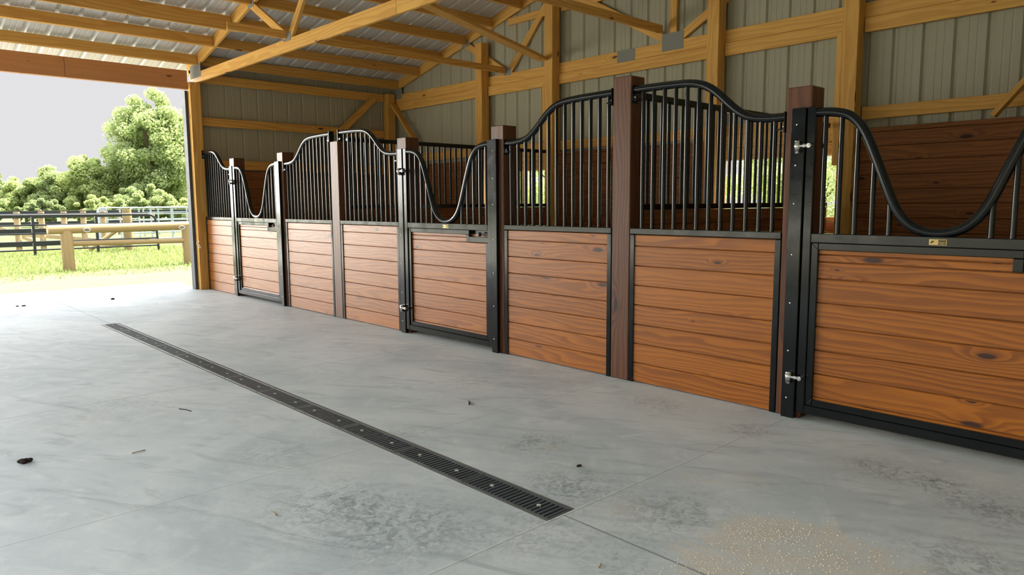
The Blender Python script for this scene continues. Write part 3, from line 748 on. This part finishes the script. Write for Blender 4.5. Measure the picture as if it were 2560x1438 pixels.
# ------------------------------------------------------------------ outdoors
# hitching rail of peeled logs
H = thing('hitching_rail', (.5, 15.65, -.06), 'peeled log hitching rail with two iron rings on the grass', 'hitching rail')
def log(pts, r, name, parent, wob=.006, n=16, mat='raw'):
    m = 14; P = []; R = []
    for i in range(m+1):
        f = i/m; a, b = Vector(pts[0]), Vector(pts[1]); q = a.lerp(b, f)
        P.append(q+Vector((random.uniform(-wob, wob)*.4, 0, random.uniform(-wob, wob)*.4))); R.append(r*(1+random.uniform(-.04, .04)))
    mb = MB(); mb.tube(P, r, n, True, False, R); return mb.build(name, mat, parent)
log(((-.885, 15.6, .722), (2.4, 15.66, .752)), .083, 'top_log', H)
log(((-.50, 15.62, .452), (1.56, 15.64, .43)), .050, 'lower_log', H)
log(((-.575, 15.62, -.10), (-.58, 15.62, .70)), .105, 'log_post', H); log(((1.605, 15.65, -.10), (1.59, 15.65, .73)), .085, 'log_post', H)
for x in (-.26, 1.47):
    mb = MB(); mb.tube([(x+.055*math.cos(a), 15.505, .705+.035*math.sin(a)) for a in [2*PI*i/18 for i in range(18)]], .009, 8, False, True); mb.build('iron_ring', 'galv', H)['label'] = 'shiny tie ring'
# black pipe gate
Gt = thing('pipe_gate', (.6, 21, -.06), 'black five-rail pipe gate standing behind the log hitching rail', 'gate')
mb = MB(); mb.tube([(-3.2, 21, .945), (2.40, 21, .920), (2.52, 21, .905), (2.60, 21, .86), (2.64, 21, .78), (2.68, 21, -.06)], .030, 12); mb.build('outer_pipe', 'blackgate', Gt)
for z in (.69, .48, .28, .08):
    mb = MB(); mb.tube([(-3.2, 21, z), (2.655, 21, z)], .020, 10); mb.build('rail', 'blackgate', Gt)
for x in (-2.0, -.19, 1.20):
    mb = MB(); mb.box(x-.03, x+.03, 20.97, 21.03, -.05, .94); mb.build('upright', 'blackgate', Gt)
# big corner post and brace
C = thing('fence_corner_post', (2.10, 21.6, -.06), 'thick round wooden fence post behind the right part of the pipe gate', 'fence post')
log(((2.10, 21.6, -.1), (2.10, 21.6, 1.06)), .115, 'post', C)
log(((1.15, 21.7, -.02), (2.0, 21.65, .62)), .055, 'brace', C)
log(((2.12, 22.0, .1), (1.70, 23.3, -.05)), .06, 'brace', C)
# board fences
def board_fence(x0, x1, y0, y1, posts, ztop, label, r=.075):
    F = thing('board_fence', ((x0+x1)/2, (y0+y1)/2, -.06), label, 'fence', 'black board fences of the paddock')
    for z in (.90, .48, .12):
        mb = MB(); mb.beam((x0, y0-.09, z*ztop), (x1, y1-.09, z*ztop), .03, .125); mb.build('board', 'blackgate', F)
    for f in posts:
        x, y = x0+(x1-x0)*f, y0+(y1-y0)*f
        mb = MB(); mb.tube([(x, y, -.1), (x, y, ztop+.01)], r, 12); mb.build('post', 'fencewood', F)
board_fence(-2.5, 3.2, 23.6, 23.6, [.08, .20, .315, .42, .52, .615, .70, .79, .90], .99, 'black board fence with round pale posts right behind the pipe gate')
board_fence(-3.0, 10.5, 33, 33.6, [.05, .16, .27, .38, .49, .59, .69, .80, .90], 1.0, 'farther black board fence in front of the trees')
mb = MB(); mb.beam((-1.2, 25.5, .52), (2.95, 24.3, -.0), .12, .12); solo('timber_pole', mb, 'fencewood', (.7, 25, .3), 'pale timber pole slanting behind the bars of the pipe gate', 'pole')
mb = MB(); mb.beam((-.65, 26.2, .78), (.80, 25.9, -.01), .10, .10); solo('timber_pole', mb, 'fencewood', (-.1, 26, .5), 'short pale timber leaning behind the left bars of the pipe gate', 'pole')
# galvanized corral panels
def corral(x0, x1, y0, y1, label, rails=5, ups=2, slat=False):
    P = thing('corral_panel', ((x0+x1)/2, (y0+y1)/2, -.06), label, 'corral panel', 'galvanized corral panels')
    A = Vector((x0, y0, 0)); B = Vector((x1, y1, 0)); q = lambda f, z: tuple(A.lerp(B, f)+Vector((0, 0, z)))
    L = (B-A).length; c = .12/L
    mb = MB(); mb.tube([q(0, -.06), q(0, .95), q(c*.3, 1.04), q(c, 1.08), q(1-c, 1.08), q(1-c*.3, 1.04), q(1, .95), q(1, -.06)], .024, 10); mb.build('outer_pipe', 'galv', P)
    for i in range(rails):
        z = .08+i*.80/(rails-1); mb = MB(); mb.tube([q(0, z), q(1, z)], .018, 8); mb.build('rail', 'galv', P)
    for i in range(ups):
        f = (i+1)/(ups+1); w = .05/L if slat else .035/L
        mb = MB(); mb.beam(q(f, -.02), q(f, 1.07), .05 if not slat else .06, .02, (0, 1, 0)); mb.build('upright', 'galv', P)
corral(3.10, 5.05, 25.0, 25.2, 'galvanized corral panel nearest the barn corner', 5, 2)
corral(2.62, 4.4, 26.6, 28.6, 'galvanized corral panel behind the round corner post', 5, 1)
corral(2.43, 2.80, 26.0, 26.4, 'narrow galvanized panel with upright slats left of the thick corner post', 2, 3, True)
corral(5.1, 6.8, 30.5, 30.7, 'galvanized corral panel farthest back, near the trees', 4, 2)

# trees made of leaf cards
def leaf_mesh(name, clumps, mat, parent, size, squash=.8):
    P = []; NN = []; SH = []; SZ = []
    for (cx, cy, cz, r, n) in clumps:
        d = RNG.normal(size=(n, 3)); d /= np.linalg.norm(d, axis=1)[:, None]
        rad = r*(RNG.random(n)**.45)
        q = d*rad[:, None]; q[:, 2] *= squash
        P.append(q+np.array([cx, cy, cz])); NN.append(d+RNG.normal(scale=.55, size=(n, 3)))
        SH.append(np.clip(RNG.normal(.45+.25*RNG.random(), .22, n), 0, 1)); SZ.append(size*(.6+.8*RNG.random(n)))
    P = np.concatenate(P); NN = np.concatenate(NN); SH = np.concatenate(SH); SZ = np.concatenate(SZ); n = len(P)
    NN /= np.linalg.norm(NN, axis=1)[:, None]
    a = np.cross(NN, RNG.normal(size=(n, 3))); a /= np.linalg.norm(a, axis=1)[:, None]; b = np.cross(NN, a)
    o = np.array(parent['_o'])
    V = np.empty((n, 4, 3)); s = SZ[:, None]
    V[:, 0] = P-a*s; V[:, 1] = P+b*s*.55+NN*s*.15; V[:, 2] = P+a*s; V[:, 3] = P-b*s*.55+NN*s*.15
    V = V.reshape(-1, 3)-o
    me = bpy.data.meshes.new(name); me.vertices.add(n*4); me.vertices.foreach_set('co', V.ravel())
    me.loops.add(n*4); me.loops.foreach_set('vertex_index', np.arange(n*4, dtype=np.int32))
    me.polygons.add(n); me.polygons.foreach_set('loop_start', np.arange(0, n*4, 4, dtype=np.int32)); me.polygons.foreach_set('loop_total', np.full(n, 4, dtype=np.int32))
    at = me.attributes.new('shade', 'FLOAT', 'POINT'); at.data.foreach_set('value', np.repeat(SH, 4).astype(np.float32))
    me.materials.append(M[mat]); me.update(calc_edges=True)
    ob = bpy.data.objects.new(name, me); COL.objects.link(ob); ob.parent = parent; ob['_o'] = tuple(parent['_o'])
    return ob
def tree(x, y, h, rx, zlow, mat, label, name='tree', n=30, leaves=700, size=.16, group='trees and bushes beyond the paddock', seed=1, ry=None, lean=0):
    T = thing(name, (x, y, -.06), label, 'tree' if name == 'tree' else 'bush', group); R = random.Random(seed)
    cl = []; zc_ = (h+zlow)/2; rz = (h-zlow)/2
    for i in range(n):
        th = R.uniform(0, 2*PI); ph = math.acos(R.uniform(-1, 1)); k = R.uniform(.25, 1)**.55; k *= R.choice((1, 1, .94, 1.1))
        rr = R.uniform(.13, .25)*min(rx, rz)*1.15
        px = math.sin(ph)*math.cos(th)*k; py = math.sin(ph)*math.sin(th)*k; pz = math.cos(ph)*k
        taper = 1-.25*max(0, pz)
        cl.append((x+px*(rx-rr*.6)*taper+lean*pz, y+py*((ry or rx)-rr*.6)*taper, zc_+pz*(rz-rr*.7), rr, int(leaves*R.uniform(.7, 1.2))))
    leaf_mesh('foliage', cl, mat, T, size)
    mb = MB(); mb.tube([(x, y, -.1), (x+.1, y, h*.3), (x-.1, y+.1, h*.6)], .1, 10, True, False, [.045*h*.6, .035*h*.6, .015*h*.6])
    for i in range(5):
        a = R.uniform(0, 2*PI); mb.tube([(x, y, h*.3), (x+math.cos(a)*rx*.3, y+math.sin(a)*rx*.3, h*.5), (x+math.cos(a)*rx*.6, y+math.sin(a)*rx*.6, h*.68)], .05, 6, True, False, [.012*h, .008*h, .004*h])
    mb.build('trunk', 'bark', T)
tree(11.6, 50, 8.4, 3.1, .5, 'leafA', 'tallest broad tree beyond the paddock, at the left of the end post', n=204, leaves=288, size=0.093, seed=2)
tree(14.0, 52, 6.6, 2.4, .3, 'leafB', 'pale yellow-green tree half hidden by the end post', n=115, leaves=288, size=0.093, seed=5)
tree(8.0, 51, 4.4, 1.9, .2, 'leafB', 'bright light-green tree just left of the tallest tree', n=115, leaves=288, size=0.081, seed=8)
tree(6.4, 53, 3.7, 1.7, .2, 'leafA', 'rounded mid-green tree in the middle of the tree line', n=102, leaves=288, size=0.081, seed=11)
tree(5.2, 55, 3.1, 1.5, .1, 'leafB', 'low pale-green tree at the dip of the tree line', n=81, leaves=288, size=0.081, seed=13)
tree(3.6, 57, 3.7, 1.5, .1, 'leafC', 'dark green tree at the left edge of the frame', n=88, leaves=288, size=0.087, seed=17)
tree(9.9, 47, 2.6, 2.0, .0, 'leafA', 'wide low bush under the tallest tree', 'bush', n=88, leaves=288, size=0.074, seed=19)
tree(12.6, 46, 1.9, 1.9, -.1, 'leafB', 'bright low bush behind the corral panels', 'bush', n=88, leaves=288, size=0.068, seed=23)
tree(7.4, 47, 1.8, 1.6, .0, 'leafB', 'low yellow-green bush behind the middle of the fence', 'bush', n=74, leaves=288, size=0.068, seed=29)
tree(4.9, 48, 1.7, 1.3, .0, 'leafC', 'dim low bush behind the left part of the fence', 'bush', n=61, leaves=252, size=0.068, seed=31)
tree(2.4, 52, 2.9, 1.6, .0, 'leafA', 'green bush at the far left end of the fence line', 'bush', n=74, leaves=252, size=0.074, seed=37)
tree(16.5, 8.9, 4.0, 2.6, -.2, 'leafB', 'sunlit bush outside the window of the middle stall', 'bush', n=122, leaves=324, size=0.043, seed=41, ry=3.4, group='bushes behind the barn')
tree(16.5, 18.5, 4.0, 2.6, -.2, 'leafB', 'sunlit bush outside the window of the farthest stall', 'bush', n=122, leaves=324, size=0.043, seed=43, ry=4.2, group='bushes behind the barn')

# grass blades
n = 26000
gx = RNG.uniform(-3.2, 3.6, n); gy = 14.0+RNG.random(n)**1.1*9.0
keep = (gy > 15.0) | (RNG.random(n) < .22); gx, gy = gx[keep], gy[keep]; n = len(gx)
hgt = RNG.uniform(.02, .06, n)*(1+.4*(gy > 15.3)); ang = RNG.uniform(0, 2*PI, n); w = RNG.uniform(.006, .012, n)
V = np.zeros((n, 3, 3)); dx, dy = np.cos(ang)*w, np.sin(ang)*w; lx, ly = RNG.normal(0, .03, n), RNG.normal(0, .03, n)
V[:, 0] = np.stack([gx-dx, gy-dy, np.full(n, -.06)], 1); V[:, 1] = np.stack([gx+dx, gy+dy, np.full(n, -.06)], 1); V[:, 2] = np.stack([gx+lx, gy+ly, -.06+hgt], 1)
me = bpy.data.meshes.new('grass'); me.vertices.add(n*3); me.vertices.foreach_set('co', V.ravel())
me.loops.add(n*3); me.loops.foreach_set('vertex_index', np.arange(n*3, dtype=np.int32)); me.polygons.add(n)
me.polygons.foreach_set('loop_start', np.arange(0, n*3, 3, dtype=np.int32)); me.polygons.foreach_set('loop_total', np.full(n, 3, dtype=np.int32))
at = me.attributes.new('shade', 'FLOAT', 'POINT'); at.data.foreach_set('value', np.repeat(RNG.random(n), 3).astype(np.float32))
me.materials.append(M['grassblade']); me.update(calc_edges=True)
o = bpy.data.objects.new('grass', me); COL.objects.link(o); tag(o, 'green grass growing around the log hitching rail', 'grass', None, 'stuff')

# ------------------------------------------------------------------ light
W = bpy.data.worlds.new('sky'); S.world = W; W.use_nodes = True
class WT(NT):
    def __init__(s, tree): s.t = tree; s.t.nodes.clear()
w = WT(W.node_tree); out = w.n('ShaderNodeOutputWorld'); bg = w.n('ShaderNodeBackground')
dx, dy, dz = w.sep(w.n('ShaderNodeTexCoord').outputs['Generated'])
hl = w.math('SQRT', w.math('ADD', w.math('ADD', w.math('MULTIPLY', dx, dx), w.math('MULTIPLY', dy, dy)), 1e-6)); sx = w.math('DIVIDE', dx, hl)
# pale haze low in the north, brighter overhead; unseen bright bank added in the north-west for panel sheen, western horizon darkened
north = w.mix(w.step(dz, .24, .65), (.337, .333, .343), (2.4, 2.45, 2.55))
nw = w.math('MULTIPLY', w.math('MULTIPLY', w.step(sx, .06, -.16), w.step(sx, -.66, -.50)), w.step(dy, .05, .3))
low = w.mix(nw, (.08, .085, .085), (10.8, 10.3, 9.6))
west = w.mix(w.step(dz, .10, .50), low, (1.3, 1.35, 1.41))
c = w.mix(w.step(sx, .08, -.12), north, west)
w.put(bg.inputs[0], c); bg.inputs[1].default_value = 1.0; w.put(out.inputs[0], bg.outputs[0])
sun = bpy.data.lights.new('sun', 'SUN'); sun.energy = 11.0; sun.angle = .02; sun.color = (1, .95, .86)
so = bpy.data.objects.new('sun', sun); COL.objects.link(so)
el = math.radians(58); az = math.radians(11)        # sun stands over the back of the barn (+x)
dirv = Vector((math.cos(el)*math.cos(az), math.cos(el)*math.sin(az), math.sin(el)))
so.rotation_euler = dirv.to_track_quat('Z', 'Y').to_euler(); so.location = dirv*40

# ------------------------------------------------------------------ camera
cam = bpy.data.cameras.new('camera'); co = bpy.data.objects.new('camera', cam); COL.objects.link(co)
F = 1802.18; cam.sensor_width = 36; cam.lens = F/2560*36; cam.clip_end = 500; cam.clip_start = .05
a, b, c = .751997403, .117354831, -.00601470503
f = Vector((math.sin(a)*math.cos(b), math.cos(a)*math.cos(b), -math.sin(b)))
r = Vector((math.cos(a), -math.sin(a), 0)); u = r.cross(f)
r2 = r*math.cos(c)+u*math.sin(c); u2 = -r*math.sin(c)+u*math.cos(c)
mt = Matrix((r2, u2, -f)).transposed().to_4x4(); mt.translation = (-3.73994, 0, 1.17501)
co.matrix_world = mt
S.camera = co
S.view_settings.view_transform = 'Standard'; S.view_settings.look = 'None'; S.view_settings.gamma = 1; S.view_settings.exposure = 1.2
for o in bpy.data.objects:
    if '_o' in o: del o['_o']
